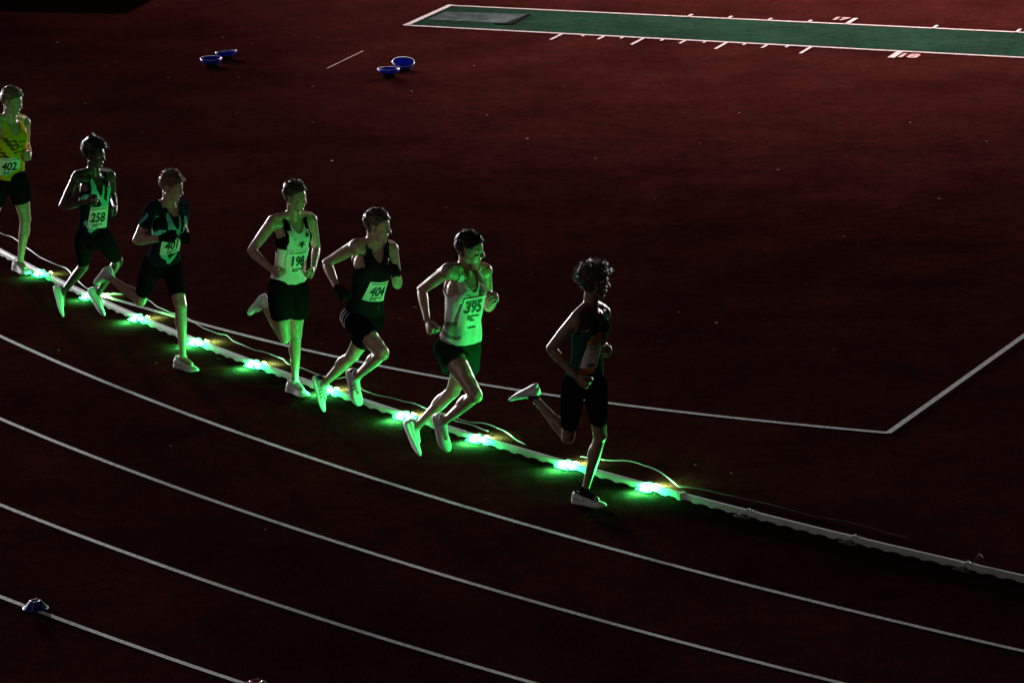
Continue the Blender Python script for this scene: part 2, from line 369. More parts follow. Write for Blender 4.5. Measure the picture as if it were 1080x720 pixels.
def cone_marker(px, py, mt, label, s=1.0):
    g = ground_at(px, py); u = empty('lane_cone', (*g, 0), .3); tag(u, label, 'marker cone')
    ring = lambda r, z: [(r*math.cos(t)*s, r*math.sin(t)*s, z*s) for t in np.linspace(0, 2*math.pi, 32, endpoint=False)]
    b = MB(); b.loft([ring(.105, 0), ring(.105, .006), ring(.092, .010), ring(.050, .060), ring(.040, .066), ring(.030, .064), ring(.028, .050)], cap=False); b.build('cone', mt, u)
    for i in range(4):
        k = MB()
        a = R(-25+90*i); c, s_ = math.cos(a), math.sin(a)
        k.tube((.098*c*s, .098*s_*s, .012*s), (.047*c*s, .047*s_*s, .068*s), .0035, .0035, 6)
        k.build('rib', M['band'], u)
    return u
M['blue_dim'] = mat('dull_blue_plastic', (.012, .02, .30), .5)
M['band'] = mat('dull_band', (.35, .35, .40), .5)
cone_marker(37.5, 641, M['blue_dim'], 'low blue cone marker standing on the outermost lane line at the left', .85)
cone_marker(271, 728, M['redp'], 'low red cone marker cut by the bottom edge of the picture')

# unseen bed added above the frame to throw shade at the top left
bed = empty('shade_bed', (-8.0, 54.55, 0), R(-14)); tag(bed, 'large dark covered bed added out of view to shade the top left corner', 'shadow caster')
b = MB(); b.box((0, 0, .35), (6.0, 2.6, .70)); o = b.build('cushion', M['mat'], bed, False); bv = o.modifiers.new('b', 'BEVEL'); bv.width = .08; bv.segments = 3
b = MB(); b.box((1.9, 0, .76), (2.0, 2.5, .10)); b.build('cover', M['mat'], bed, False)

# scrap snagged on the rail at the right, and litter
sx, sy = ground_at(1031, 598); sm = MB()
for k in range(3):
    c = np.array([sx+.01*k, sy+.012*k, .052+.006*k]); a = .6+k*.9
    sm.add([c+np.array([-.03*math.cos(a), -.03*math.sin(a), .0]), c+np.array([.022*math.sin(a), -.02*math.cos(a), .012]), c+np.array([.03*math.cos(a), .03*math.sin(a), .022]), c+np.array([-.01, .02, .028])], [(0, 1, 2, 3)])
tag(sm.build('dry_leaf', M['leaf'], None, False), 'crumpled dry leaf caught on the dark rail at the right', 'leaf')
specks = [(29, 56), (61, 45.5), (111, 70), (121, 65.5), (178, 83), (235, 40), (252, 82), (265, 47), (311, 38), (335, 41), (434, 97), (556, 147), (595, 40+52), (628, 168), (664, 103), (738, 152),
          (716, 330), (755, 341), (879, 370), (733, 491), (771, 500), (1011, 530), (230, 379), (313, 375), (422, 337), (525, 348), (437, 325), (165, 384), (302, 383), (340, 363), (280, 559), (118, 391), (62, 370),
          (513, 527), (514, 122), (470, 220), (560, 290), (690, 210), (820, 180), (890, 250), (960, 130), (990, 210), (150, 140), (90, 110), (330, 130), (250, 120), (780, 120), (1040, 150), (850, 300), (180, 471), (40, 440), (640, 60), (700, 90), (500, 70), (330, 92), (350, 170)]
for i, (px, py) in enumerate(specks):
    g = ground_at(px, py); s = rng.uniform(.010, .021); a = rng.uniform(0, 6.3)
    pts = [(s*rng.uniform(.7, 1.3)*math.cos(a+t), s*.7*rng.uniform(.5, 1.2)*math.sin(a+t), rng.uniform(.003, .012)) for t in (0, 1.3, 2.4, 3.5, 4.9)]
    o = mesh_obj('litter_scrap', pts, [(0, 1, 2, 3, 4)], M['paper'] if i % 3 else M['leaf'], None, False, (*g, 0.002))
    tag(o, 'tiny pale scrap of litter lying on the red ground', 'litter', 'scraps of litter scattered over the red ground')

# joints of each runner: (ahead, to the right, up) in metres from the point on the track under the pelvis
POSES = {
 1: {'rad': 36.7145, 'phi': -2.647669, 'scale': 1.037, 'j': {'pel': (-0.0009, 0.0098, 0.9316), 'neck': (0.0774, -0.0141, 1.4803), 'head': (0.1315, -0.0151, 1.6673), 'Rsho': (0.0929, 0.1771, 1.4874), 'Lsho': (-0.0165, -0.1795, 1.4385), 'Relb': (-0.0301, 0.2725, 1.216), 'Lelb': (-0.1764, -0.2464, 1.1807), 'Rwri': (0.1963, 0.3188, 1.0783), 'Lwri': (0.0815, -0.1736, 1.1541), 'Rhip': (-0.0575, 0.0733, 0.881), 'Lhip': (0.0712, -0.055, 0.934), 'Rkne': (-0.3285, 0.0687, 0.5098), 'Lkne': (-0.0561, -0.1553, 0.5173), 'Rank': (-0.7401, 0.1546, 0.6666), 'Lank': (-0.2072, -0.1417, 0.0977), 'Rtoe': (-0.9327, 0.1791, 0.5772), 'Ltoe': (-0.0028, -0.1428, 0.0276), 'Rheel': (-0.6668, 0.1187, 0.6115), 'Lheel': (-0.2733, -0.121, 0.0229)}},
 2: {'rad': 36.9248, 'phi': -2.585058, 'scale': 0.9864, 'j': {'pel': (0.0007, 0.0192, 0.8705), 'neck': (0.0311, -0.0074, 1.3978), 'head': (0.0641, 0.0047, 1.5805), 'Rsho': (0.049, 0.1734, 1.4019), 'Lsho': (-0.0343, -0.1753, 1.3631), 'Relb': (-0.0532, 0.2769, 1.1456), 'Lelb': (-0.2043, -0.278, 1.1435), 'Rwri': (0.1732, 0.1713, 1.2037), 'Lwri': (0.0255, -0.1874, 1.0787), 'Rhip': (-0.0382, 0.0993, 0.8396), 'Lhip': (0.0828, -0.0281, 0.8534), 'Rkne': (-0.3087, -0.015, 0.5224), 'Lkne': (-0.1301, -0.2624, 0.5668), 'Rank': (-0.6162, 0.0508, 0.2366), 'Lank': (-0.3784, -0.1761, 0.2397), 'Rtoe': (-0.5801, 0.0735, 0.0366), 'Ltoe': (-0.2568, -0.1703, 0.0749), 'Rheel': (-0.5427, 0.0544, 0.2946), 'Lheel': (-0.4478, -0.1134, 0.2441)}},
 3: {'rad': 36.9984, 'phi': -2.549532, 'scale': 1.0172, 'j': {'pel': (-0.0006, -0.0162, 0.8794), 'neck': (0.1792, -0.0098, 1.3851), 'head': (0.2425, 0.0037, 1.5608), 'Rsho': (0.1973, 0.1788, 1.3791), 'Lsho': (0.095, -0.1745, 1.3397), 'Relb': (0.0794, 0.268, 1.1143), 'Lelb': (-0.0832, -0.2659, 1.1106), 'Rwri': (0.3146, 0.1538, 1.1569), 'Lwri': (0.1627, -0.1705, 1.0986), 'Rhip': (-0.0296, 0.0755, 0.8665), 'Lhip': (-0.0369, -0.105, 0.8537), 'Rkne': (-0.2937, 0.0565, 0.5021), 'Lkne': (0.2656, -0.0189, 0.5414), 'Rank': (-0.7073, 0.1246, 0.6374), 'Lank': (0.2445, -0.0273, 0.0993), 'Rtoe': (-0.8911, 0.1384, 0.5381), 'Ltoe': (0.4445, -0.0515, 0.0278), 'Rheel': (-0.7063, 0.1093, 0.7316), 'Lheel': (0.1829, -0.0088, 0.0191)}},
 4: {'rad': 36.7874, 'phi': -2.504235, 'scale': 0.9841, 'j': {'pel': (0.0003, 0.0157, 0.9804), 'neck': (0.0725, -0.0097, 1.5043), 'head': (0.1044, -0.0107, 1.691), 'Rsho': (0.0262, 0.1668, 1.4958), 'Lsho': (0.0384, -0.1889, 1.4739), 'Relb': (-0.1128, 0.2871, 1.2604), 'Lelb': (-0.0346, -0.2858, 1.2036), 'Rwri': (0.1133, 0.2601, 1.1474), 'Lwri': (0.1368, -0.1367, 1.0886), 'Rhip': (0.0032, 0.1075, 0.9555), 'Lhip': (0.0053, -0.0659, 0.9294), 'Rkne': (0.0011, 0.0741, 0.5287), 'Lkne': (-0.0514, -0.0641, 0.5071), 'Rank': (-0.3709, 0.025, 0.7201), 'Lank': (-0.1415, -0.1015, 0.0977), 'Rtoe': (-0.5418, 0.0453, 0.6159), 'Ltoe': (0.0484, -0.101, 0.0191), 'Rheel': (-0.366, 0.0557, 0.8075), 'Lheel': (-0.2089, -0.0947, 0.0294)}},
 5: {'rad': 36.9611, 'phi': -2.470108, 'scale': 1.0509, 'j': {'pel': (-0.0002, 0.0045, 0.9714), 'neck': (0.1251, -0.0171, 1.521), 'head': (0.1909, -0.0108, 1.7053), 'Rsho': (0.15, 0.1691, 1.5631), 'Lsho': (0.0983, -0.2028, 1.4825), 'Relb': (-0.1075, 0.2704, 1.4048), 'Lelb': (0.0831, -0.2644, 1.1742), 'Rwri': (0.1054, 0.3303, 1.2504), 'Lwri': (0.2667, -0.1333, 1.3268), 'Rhip': (-0.0514, 0.0898, 0.9552), 'Lhip': (-0.0024, -0.0834, 0.9145), 'Rkne': (0.3551, 0.1031, 0.7415), 'Lkne': (-0.3051, -0.0945, 0.5645), 'Rank': (-0.0112, 0.0975, 0.4735), 'Lank': (-0.6451, -0.0419, 0.2693), 'Rtoe': (0.028, 0.0999, 0.26), 'Ltoe': (-0.6451, -0.044, 0.0522), 'Rheel': (0.0629, 0.0704, 0.5347), 'Lheel': (-0.5572, -0.0364, 0.3164)}},
 6: {'rad': 37.1983, 'phi': -2.430702, 'scale': 1.063, 'j': {'pel': (-0.0003, -0.0031, 1.031), 'neck': (0.088, -0.0089, 1.5957), 'head': (0.139, -0.008, 1.7888), 'Rsho': (0.1057, 0.1779, 1.6513), 'Lsho': (0.0691, -0.2018, 1.5845), 'Relb': (-0.1557, 0.2248, 1.4709), 'Lelb': (0.0241, -0.2706, 1.2777), 'Rwri': (0.0193, 0.3242, 1.2872), 'Lwri': (0.2424, -0.1532, 1.3987), 'Rhip': (-0.0543, 0.0829, 1.0231), 'Lhip': (-0.0044, -0.0891, 0.9694), 'Rkne': (0.2884, 0.1004, 0.7146), 'Lkne': (-0.275, -0.1507, 0.5916), 'Rank': (-0.0794, 0.1185, 0.4385), 'Lank': (-0.5817, -0.0233, 0.2701), 'Rtoe': (-0.0291, 0.1138, 0.2235), 'Ltoe': (-0.5695, -0.0468, 0.0545), 'Rheel': (-0.0122, 0.0789, 0.5025), 'Lheel': (-0.4997, -0.038, 0.3273)}},
 7: {'rad': 37.1271, 'phi': -2.395772, 'scale': 1.0275, 'j': {'pel': (-0.0003, 0.0085, 0.9898), 'neck': (0.0754, -0.0053, 1.5321), 'head': (0.1086, -0.012, 1.7274), 'Rsho': (0.1094, 0.1804, 1.491), 'Lsho': (0.0191, -0.179, 1.4642), 'Relb': (-0.071, 0.2732, 1.259), 'Lelb': (-0.1277, -0.2382, 1.1985), 'Rwri': (0.0965, 0.1855, 1.0643), 'Lwri': (0.1105, -0.1212, 1.2156), 'Rhip': (-0.0199, 0.1008, 0.9622), 'Lhip': (0.0223, -0.0757, 0.9447), 'Rkne': (-0.1471, 0.044, 0.5323), 'Lkne': (-0.0344, -0.1715, 0.5155), 'Rank': (-0.5107, 0.0512, 0.785), 'Lank': (-0.1173, -0.0814, 0.0905), 'Rtoe': (-0.7109, 0.0912, 0.7279), 'Ltoe': (0.0876, -0.1096, 0.0304), 'Rheel': (-0.4839, 0.0597, 0.8773), 'Lheel': (-0.1763, -0.0539, 0.0146)}},
}

# ---------------------------------------------------------------- people
def nrm(v): v = np.array(v, float); return v/max(np.linalg.norm(v), 1e-9)
def skin_mat(name, c):
    m = mat(name, c, .38, .20, 30, .12, 300, spec=.5, sss=.05); return m
SKIN = {'light': skin_mat('light_skin', (.46, .29, .21)), 'tan': skin_mat('tan_skin', (.33, .19, .13)), 'dark': skin_mat('dark_skin', (.075, .042, .028)), 'brown': skin_mat('brown_skin', (.30, .18, .125))}
HAIR = {'brown': mat('brown_hair', (.07, .04, .022), .42, .3, 60), 'black': mat('black_hair', (.018, .014, .012), .45, .3, 60), 'fair': mat('fair_hair', (.16, .10, .055), .42, .3, 60), 'curly': mat('curly_hair', (.13, .092, .064), .38, .3, 60)}
CLOTH = mat('running_cloth', (1, 1, 1), .9, .07, 300, .25, 260, attr='Col', spec=.0)
BIB = mat('bib_paper', (.84, .85, .84), .55, .04, 20, .15, 30)
INK = mat('black_ink', (.012, .012, .014), .6)
FADEINK = mat('faded_print', (.13, .17, .15), .6)
WHITEINK = mat('white_print', (.75, .76, .78), .5)
SHOE = mat('shoe_mesh_fabric', (.72, .73, .74), .55, .08, 120, .3, 400, attr='Col')
SOLE = mat('shoe_foam', (.66, .66, .66), .6, attr='Col')
EYE = mat('eye_white', (.55, .53, .5), .25); IRIS = mat('dark_iris', (.02, .015, .01), .2)

def sm_noise(P, f, seed):
    r = np.random.RandomState(seed); out = np.zeros(len(P))
    for k in range(6):
        d = r.normal(size=3); d /= np.linalg.norm(d); ff = f*r.uniform(.6, 1.6)
        out += np.sin(P@d*ff+r.uniform(0, 6.3))
    return out/6*1.6

def torso_frame(j):
    pel, neck = j['pel'], j['neck']; U = neck-pel; LU = np.linalg.norm(U); Un = U/LU
    hipL = nrm(j['Lhip']-j['Rhip']); shL = nrm(j['Lsho']-j['Rsho'])
    def axes(t):
        t = np.clip(np.asarray(t, float), 0, 1)[..., None]
        S = hipL*(1-t)+shL*t; S = S-(S@Un)[..., None]*Un; S /= np.linalg.norm(S, axis=-1, keepdims=True)
        F = np.cross(S, Un); return S, F
    return pel, Un, LU, axes
TS = [(-.24, .060, .060, 0), (-.20, .110, .085, -.004), (-.12, .150, .100, -.010), (-.02, .158, .104, -.010), (.08, .146, .096, -.004), (.20, .132, .088, .004), (.34, .128, .088, .008), (.48, .138, .097, .010),
      (.62, .152, .107, .010), (.74, .160, .110, .006), (.84, .156, .100, -.002), (.92, .128, .080, -.010), (.98, .085, .064, -.014), (1.02, .058, .056, -.012)]
TA = np.array(TS)

def hand_mesh(mb, wri, fd, pn, td, s, curl=1.0):
    """palm, four bent fingers of different length and a thumb leaving the side of the palm"""
    side = td
    def seg(a, b, r0, r1, fa=1., fb=1., A=None): mb.tube(a, b, r0*s, r1*s, 10, A, None, fa, fb)
    k0 = wri+fd*.015*s; k1 = wri+fd*.088*s
    mb.tube(k0, k1, 0, 0, 14, side, None, 1.0, .42, prof=[(0, .028*s), (.4, .037*s), (.8, .041*s), (1, .038*s)])
    mb.ell(wri+fd*.035*s+side*.022*s+pn*.010*s, fd*.030*s, side*.014*s, pn*.013*s)   # ball of the thumb
    lens = [(.040, .026, .021), (.045, .030, .023), (.041, .028, .022), (.032, .021, .019)]
    for i in range(4):
        off = (.0315-.021*i)*s
        base = wri+fd*(.082-.004*abs(i-1))*s+side*off
        ang = 0; p = base; sp = side*(.10-.066*i)
        for q, L in enumerate(lens[i]):
            ang += R([52, 62, 42][q])*curl*(1+.05*i)
            d = nrm(fd*math.cos(ang)+pn*math.sin(ang)+sp*(1 if q == 0 else .3))
            r0, r1 = [(.0098, .0090), (.0090, .0082), (.0082, .0068)][q]
            seg(p, p+d*L*s, r0, r1); p = p+d*L*s
    t0 = wri+fd*.028*s+side*.026*s+pn*.006*s
    t1 = t0+nrm(fd*.72+side*.55+pn*.35)*.040*s
    t2 = t1+nrm(fd*.95+side*.05+pn*.45)*.032*s
    t3 = t2+nrm(fd*.85-side*.30+pn*.55)*.026*s
    seg(t0, t1, .0130, .0108); seg(t1, t2, .0108, .0095); seg(t2, t3, .0095, .0078)

def build_runner(key, spec):
    P = POSES[key]; s = P['scale']
    ox, oy = polar(P['rad'], P['phi']); root = empty('person', (ox, oy, 0), P['phi']+math.pi/2)
    tag(root, spec['label'], 'person', None)
    j = {k: np.array([a, -b, z]) for k, (a, b, z) in P['j'].items()}
    pel, Un, LU, axes = torso_frame(j)
    g = s*spec.get('build', 1.0)
    mb = MB()
    # torso
    rings = []
    for t, w, d, f0 in TS:
        S, F = axes(t); c = pel+Un*LU*t
        rings.append([c+F*f0+S*(w*g*math.cos(a)*(1-.06*abs(math.sin(a))))+F*(d*g*math.sin(a)) for a in np.linspace(0, 2*math.pi, 40, endpoint=False)])
    mb.loft(rings)
    S1, F1 = axes(.78)
    for sg in (-1, 1):                                             # chest, shoulder blade, buttock
        mb.ell(pel+Un*LU*.74+S1*.068*sg*g+F1*.072*g, S1*.070*g, Un*.062*g, F1*.040*g)
        mb.ell(pel+Un*LU*.80+S1*.085*sg*g-F1*.068*g, S1*.055*g, Un*.080*g, F1*.030*g)
        mb.ell(pel-Un*LU*.10+axes(0)[0]*.068*sg*g-axes(0)[1]*.060*g, axes(0)[0]*.070*g, Un*.085*g, axes(0)[1]*.066*g)
    # neck, trapezius
    nb = j['neck']; hd = j['head']; yaw, pitch = spec.get('head', (R(20), R(-4)))
    S9, F9 = axes(1.0)
    fw = nrm(F9*math.cos(yaw)+S9*math.sin(yaw)); hu = nrm(nrm(hd-nb)*.35+np.array([0, 0, 1.0])); hu = nrm(hu+fw*math.tan(-pitch)); hl = nrm(np.cross(hu, fw)); hf = np.cross(hl, hu)
    hs = 1.0*s*.98
    H = lambda x, y, z: hd+hf*x*hs+hl*y*hs+hu*z*hs
    mb.tube(nb-Un*.045*s-F9*.010, H(-.018, 0, -.045), .062*g, .054*g, 18)
    for sd in 'RL':
        sh = j[sd+'sho']; mb.tube(nb+(hd-nb)*.18-F9*.012, sh+Un*.018-F9*.008, .045*g, .040*g, 12)
        mb.tube(nb-Un*.04, sh-Un*.012, .050*g, .050*g, 12)
        mb.ell(sh+np.array([0, 0, -.012])+(sh-nb)*.06, nrm(sh-nb)*.052*g, Un*.062*g, np.cross(nrm(sh-nb), Un)*.056*g)
        # arm
        el, wr = j[sd+'elb'], j[sd+'wri']
        mb.tube(sh, el, 0, 0, 16, prof=[(0, .052*g), (.25, .050*g), (.5, .0475*g), (.75, .041*g), (1, .037*g)])
        inn = nrm(np.cross(el-sh, [0, 1.0, 0]))
        mb.ell(sh*.52+el*.48+F9*.012, nrm(el-sh)*.085*g, nrm(np.cross(el-sh, F9))*.036*g, F9*.040*g)
        fdir = nrm(wr-el)
        sid = nrm(np.cross(fdir, [0, 1.0, 0]))                      # in the vertical fore-aft plane
        mb.tube(el, wr, 0, 0, 16, sid, None, 1.0, .86, prof=[(0, .038*g), (.18, .043*g), (.4, .041*g), (.7, .032*g), (1, .0275*g)])
        inward = np.array([0, 1.0 if sd == 'R' else -1.0, 0]); pn = nrm(inward-fdir*(inward@fdir))
        td = np.cross(fdir, pn); td = td*(1 if td[2]+.3*td[0]*(1 if abs(td[2]) < .3 else 0) > 0 else -1)
        wrist_bend = nrm(fdir+pn*.10)
        hand_mesh(mb, wr, wrist_bend, nrm(pn-wrist_bend*(pn@wrist_bend)), td, .98*s, spec.get('curl', {}).get(sd, 1.0))
        # leg
        hp, kn, an = j[sd+'hip'], j[sd+'kne'], j[sd+'ank']
        kf = nrm((kn-hp)); fwd = nrm(np.cross(axes(0)[0], kf)); fwd = fwd if fwd[0] > -.2 else -fwd
        mb.tube(hp, kn, 0, 0, 20, prof=[(0, .088*g), (.15, .088*g), (.4, .080*g), (.7, .064*g), (.9, .055*g), (1, .054*g)])
        mb.ell(hp*.55+kn*.45+fwd*.024*g, nrm(kn-hp)*.160*g, axes(0)[0]*.064*g, fwd*.062*g); mb.ell(hp*.22+kn*.78+fwd*.022*g-axes(0)[0]*.022*g*(1 if sd == 'L' else -1), nrm(kn-hp)*.060*g, axes(0)[0]*.030*g, fwd*.036*g)
        sf = nrm(an-kn); bk = nrm(np.cross(sf, axes(0)[0])); tl = nrm(j[sd+'toe']-an); bk = bk if bk@tl < 0 else -bk
        mb.ell(kn-bk*.012*g, sf*.050*g, axes(0)[0]*.046*g, bk*.046*g)
        mb.tube(kn, an, 0, 0, 18, prof=[(0, .050*g), (.12, .047*g), (.35, .046*g), (.6, .038*g), (.85, .0295*g), (1, .031*g)])
        mb.ell(kn+sf*.125*s+bk*.020*g, sf*.105*g, axes(0)[0]*.052*g, bk*.040*g)
        mb.tube(kn+sf*.25*s+bk*.012, an+bk*.022+sf*.02, .018*g, .012*g, 8)   # achilles tendon
        mb.ell(an, sf*.034, axes(0)[0]*.036, bk*.034)
        # foot inside its shoe
        mb.tube(an+sf*.01, an+(j[sd+'toe']-an)*.55, .030*s, .020*s, 12)
    # head
    mb.ell(H(-.012, 0, .028), hf*.097*hs, hl*.076*hs, hu*.090*hs, 24, 16)
    mb.ell(H(.012, 0, .010), hf*.082*hs, hl*.070*hs, hu*.085*hs, 20, 14)
    mb.ell(H(.024, 0, -.048), hf*.062*hs, hl*.053*hs, hu*.070*hs, 20, 12)
    mb.ell(H(.066, 0, -.100), hf*.019*hs, hl*.022*hs, hu*.017*hs)
    for sg in (-1, 1):
        mb.tube(H(-.005, .052*sg, -.055), H(.060, .022*sg, -.100), .018*hs, .014*hs, 10)     # jaw line
        mb.ell(H(.062, .038*sg, -.025), hf*.022*hs, hl*.020*hs, hu*.018*hs)                 # cheekbone
        mb.tube(H(.086, .010*sg, .014), H(.070, .046*sg, .012), .0095*hs, .009*hs, 8)        # brow
        mb.ell(H(.096, .010*sg, -.036), hf*.010*hs, hl*.008*hs, hu*.007*hs)                 # nostril
        a = hf*.8+hl*sg*.35; mb.ell(H(-.008, .077*sg, -.010), nrm(hf*.9-hu*.15+hl*sg*.3)*.017*hs, nrm(hl*sg-hf*.4)*.006*hs, nrm(hu+hf*-.15)*.030*hs)
    mb.tube(H(.090, 0, .008), H(.110, 0, -.032), .008*hs, .0115*hs, 10)
    mb.ell(H(.084, 0, -.060), hf*.011*hs, hl*.024*hs, hu*.0065*hs); mb.ell(H(.082, 0, -.072), hf*.011*hs, hl*.021*hs, hu*.0075*hs)
    raw = mb.build('body', SKIN[spec['skin']], root)
    md = raw.modifiers.new('r', 'REMESH'); md.mode = 'VOXEL'; md.voxel_size = .0052; md.use_smooth_shade = True
    m2 = raw.modifiers.new('s', 'SMOOTH'); m2.factor = .5; m2.iterations = 3
    bpy.context.view_layer.update()
    dg = bpy.context.evaluated_depsgraph_get(); me = bpy.data.meshes.new_from_object(raw.evaluated_get(dg), depsgraph=dg)
    raw.modifiers.clear(); old = raw.data; raw.data = me; bpy.data.meshes.remove(old); me.name = 'body'
    if not me.materials: me.materials.append(SKIN[spec['skin']])
    nv = len(me.vertices); co = np.empty(nv*3); me.vertices.foreach_get('co', co); co = co.reshape(-1, 3)
    nf = len(me.polygons); lt = np.empty(nf, int); me.polygons.foreach_get('loop_total', lt)
    li = np.empty(len(me.loops), int); me.loops.foreach_get('vertex_index', li); ls = np.empty(nf, int); me.polygons.foreach_get('loop_start', ls)
    faces = li.reshape(-1, 4) if (lt == 4).all() else None
    if faces is None:
        faces = np.array([[li[a+k] if k < n else li[a+n-1] for k in range(4)] for a, n in zip(ls, lt)])
    # eye sockets and mouth line pushed in
    hc = (co-hd)@np.stack([hf, hl, hu]).T/hs
    for sg in (-1, 1):
        d = np.linalg.norm((hc-np.array([.086, .032*sg, -.004]))/np.array([.03, .021, .013]), axis=1)
        co -= (np.exp(-d**2)*.011*hs)[:, None]*hf
    d = np.abs(hc[:, 2]+.066)/.0035; mk = (hc[:, 0] > .06)&(np.abs(hc[:, 1]) < .026)
    co -= (np.where(mk, np.exp(-d**2), 0)*.004*hs)[:, None]*hf
    me.vertices.foreach_set('co', co.ravel()); me.update()
    no = np.empty(nv*3); me.vertices.foreach_get('normal', no); no = no.reshape(-1, 3)
    me.polygons.foreach_set('use_smooth', [True]*nf)
    # ---- which limb each vertex belongs to
    def segd(a, b, r0, r1):
        ab = b-a; t = np.clip((co-a)@ab/(ab@ab), 0, 1); dd = np.linalg.norm(co-(a+t[:, None]*ab), axis=1)-(r0+(r1-r0)*t); return dd, t
    q = co-pel; tt_ = (q@Un)/LU; St, Ft = axes(tt_); u = (q*St).sum(1); w = (q*Ft).sum(1)
    Wt = np.interp(tt_, TA[:, 0], TA[:, 1])*g; Dt = np.interp(tt_, TA[:, 0], TA[:, 2])*g
    td_ = (np.sqrt((u/Wt)**2+(w/Dt)**2)-1)*np.minimum(Wt, Dt)
    td_ = np.where((tt_ > 1.08)|(tt_ < -.24), 9, td_)
    names = ['torso']; D = [td_]; T = {}
    for sd in 'RL':
        for nm, a, b, r0, r1 in ((sd+'up', sd+'sho', sd+'elb', .052, .037), (sd+'fo', sd+'elb', sd+'wri', .038, .028), (sd+'th', sd+'hip', sd+'kne', .088, .054), (sd+'sh', sd+'kne', sd+'ank', .052, .033), (sd+'ft', sd+'ank', sd+'toe', .03, .03)):
            dd, t = segd(j[a], j[b], r0*g, r1*g); names.append(nm); D.append(dd); T[nm] = t
        fd = nrm(j[sd+'wri']-j[sd+'elb']); dd, t = segd(j[sd+'wri']+fd*.02, j[sd+'wri']+fd*.14*s, .03, .05); names.append(sd+'hand'); D.append(dd); T[sd+'hand'] = t
    dd, t = segd(nb, hd, .055, .1); names.append('head'); D.append(dd+np.where(tt_ < .98, .03, 0))
    lab = np.argmin(np.stack(D), 0); L_ = {n: lab == i for i, n in enumerate(names)}
    def shell(name, vm, off, color, material=CLOTH, parent=root, mode='all'):
        fm = vm[faces].all(1) if mode == 'all' else vm[faces].any(1)
        ff = faces[fm]; used = np.unique(ff); mp = -np.ones(nv, int); mp[used] = np.arange(len(used))
        o_ = off if np.isscalar(off) else off[used][:, None]
        vv = co[used]+no[used]*o_
        if len(ff) == 0: return None
        o = mesh_obj(name, vv, [tuple(dict.fromkeys(mp[f])) for f in ff], material, parent, True)
        if color is not None:
            c = np.ones((len(used), 4)); c[:, :3] = color[used] if np.ndim(color) == 2 else color
            a = o.data.color_attributes.new('Col', 'FLOAT_COLOR', 'POINT'); a.data.foreach_set('color', c.ravel())
        return o
    # ---- shorts
    sp = spec['shorts']; col = np.tile(np.array(sp['color'], float), (nv, 1))
    tor = L_['torso']|L_['Rth']|L_['Lth']
    hem = sp['hem']; vm = (tor&(tt_ < sp.get('waist', .14))&(L_['torso'] | False))
    off = np.full(nv, .005)
    for sd in 'RL':
        m = L_[sd+'th']&(T[sd+'th'] < hem[sd]+.012*np.sin(co[:, 0]*60)); vm |= m
        off = np.where(m, .005+sp.get('flare', 0)*np.clip(T[sd+'th']/hem[sd], 0, 1)**1.3, off)
    if sp.get('flare', 0): off = off+np.where(vm, .5*sp['flare']*np.clip(-tt_+.1, 0, .3)/.3, 0)
    off = off+sp.get('fold', .002)*sm_noise(co, 45, key*7+1)*np.clip((.12-tt_)/.15, .2, 1)
    off = np.maximum(off, .003)
    for cfn in sp.get('paint', []): cfn(col, dict(u=u, w=w, t=tt_, T=T, L=L_, co=co, s=s))
    so = shell('shorts', vm, off, col)
    # ---- vest
    vs = spec['vest']; col = np.tile(np.array(vs['color'], float), (nv, 1))
    au = np.abs(u)/g; ns = vs.get('neck', .80); nw = vs.get('neckw', .062); strap = vs.get('strap', .125)
    front = w > 0
    # neckline: a scoop in front, a shallow one behind
    scoop = np.where(front, (tt_ > ns)&((au/nw)**2 < (tt_-ns)/(.97-ns)*1.25), (tt_ > .93)&((au/nw)**2 < (tt_-.93)/.06))
    neckcut = (np.linalg.norm(np.stack([u/g, (w+.010)/g], 1), axis=1) < .060)&(tt_ > .95)
    arm_edge = strap+np.clip((.80-tt_)/.14, 0, 1)*.08
    body_up = (L_['torso']|L_['head']|L_['Rup']|L_['Lup'])&(tt_ > vs.get('hem', 0.0))&(tt_ < 1.12)
    vm = body_up&(au < arm_edge)&~scoop&~neckcut&~(L_['head']&(tt_ > 1.03))
    vm &= ~((L_['Rup']|L_['Lup'])&(tt_ < .80)&(au > .135))
    if vs.get('sleeve'):
        vm = (L_['torso']&(tt_ > vs.get('hem', 0))|((L_['head'])&(tt_ < 1.04))|(L_['Rup']&(T['Rup'] < vs['sleeve']))|(L_['Lup']&(T['Lup'] < vs['sleeve'])))&~scoop&~neckcut
    off = .008+vs.get('loose', .004)*np.clip((.75-tt_)/.6, 0, 1)+vs.get('fold', .003)*sm_noise(co*np.array([1, 1, .55]), 55, key*7+2)*np.clip((.85-tt_)/.4, .15, 1)
    off = np.maximum(off, .0065)
    for cfn in vs.get('paint', []): cfn(col, dict(u=u/g, w=w, t=tt_, T=T, L=L_, co=co, s=s))
    vo = shell('vest' if not vs.get('sleeve') else 'running_shirt', vm, off, col)
    # ---- socks and gloves
    for sd in 'RL':
        if spec.get('sock'):
            c_, lo = spec['sock']; m = (L_[sd+'sh']&(T[sd+'sh'] > lo))|(L_[sd+'ft']&(T[sd+'ft'] < .5)); shell('sock', m, .003, np.array(c_))
        if spec.get('glove') and sd in spec['glove'][1]:
            m = L_[sd+'hand']|(L_[sd+'fo']&(T[sd+'fo'] > spec['glove'][2])); shell('glove', m, .0035, np.array(spec['glove'][0]))
    # ---- eyes
    for sg in (-1, 1):
        b = MB(); b.ell(H(.0725, .0315*sg, -.004), hf*.0125*hs, hl*.0125*hs, hu*.0125*hs); e = b.build('eye', EYE, raw)
        b = MB(); b.ell(H(.0825, .0315*sg, -.004), hf*.0042*hs, hl*.006*hs, hu*.006*hs); b.build('iris', IRIS, e)
    # ---- hair
    hr = spec['hair']; hc = (co-hd)@np.stack([hf, hl, hu]).T/hs
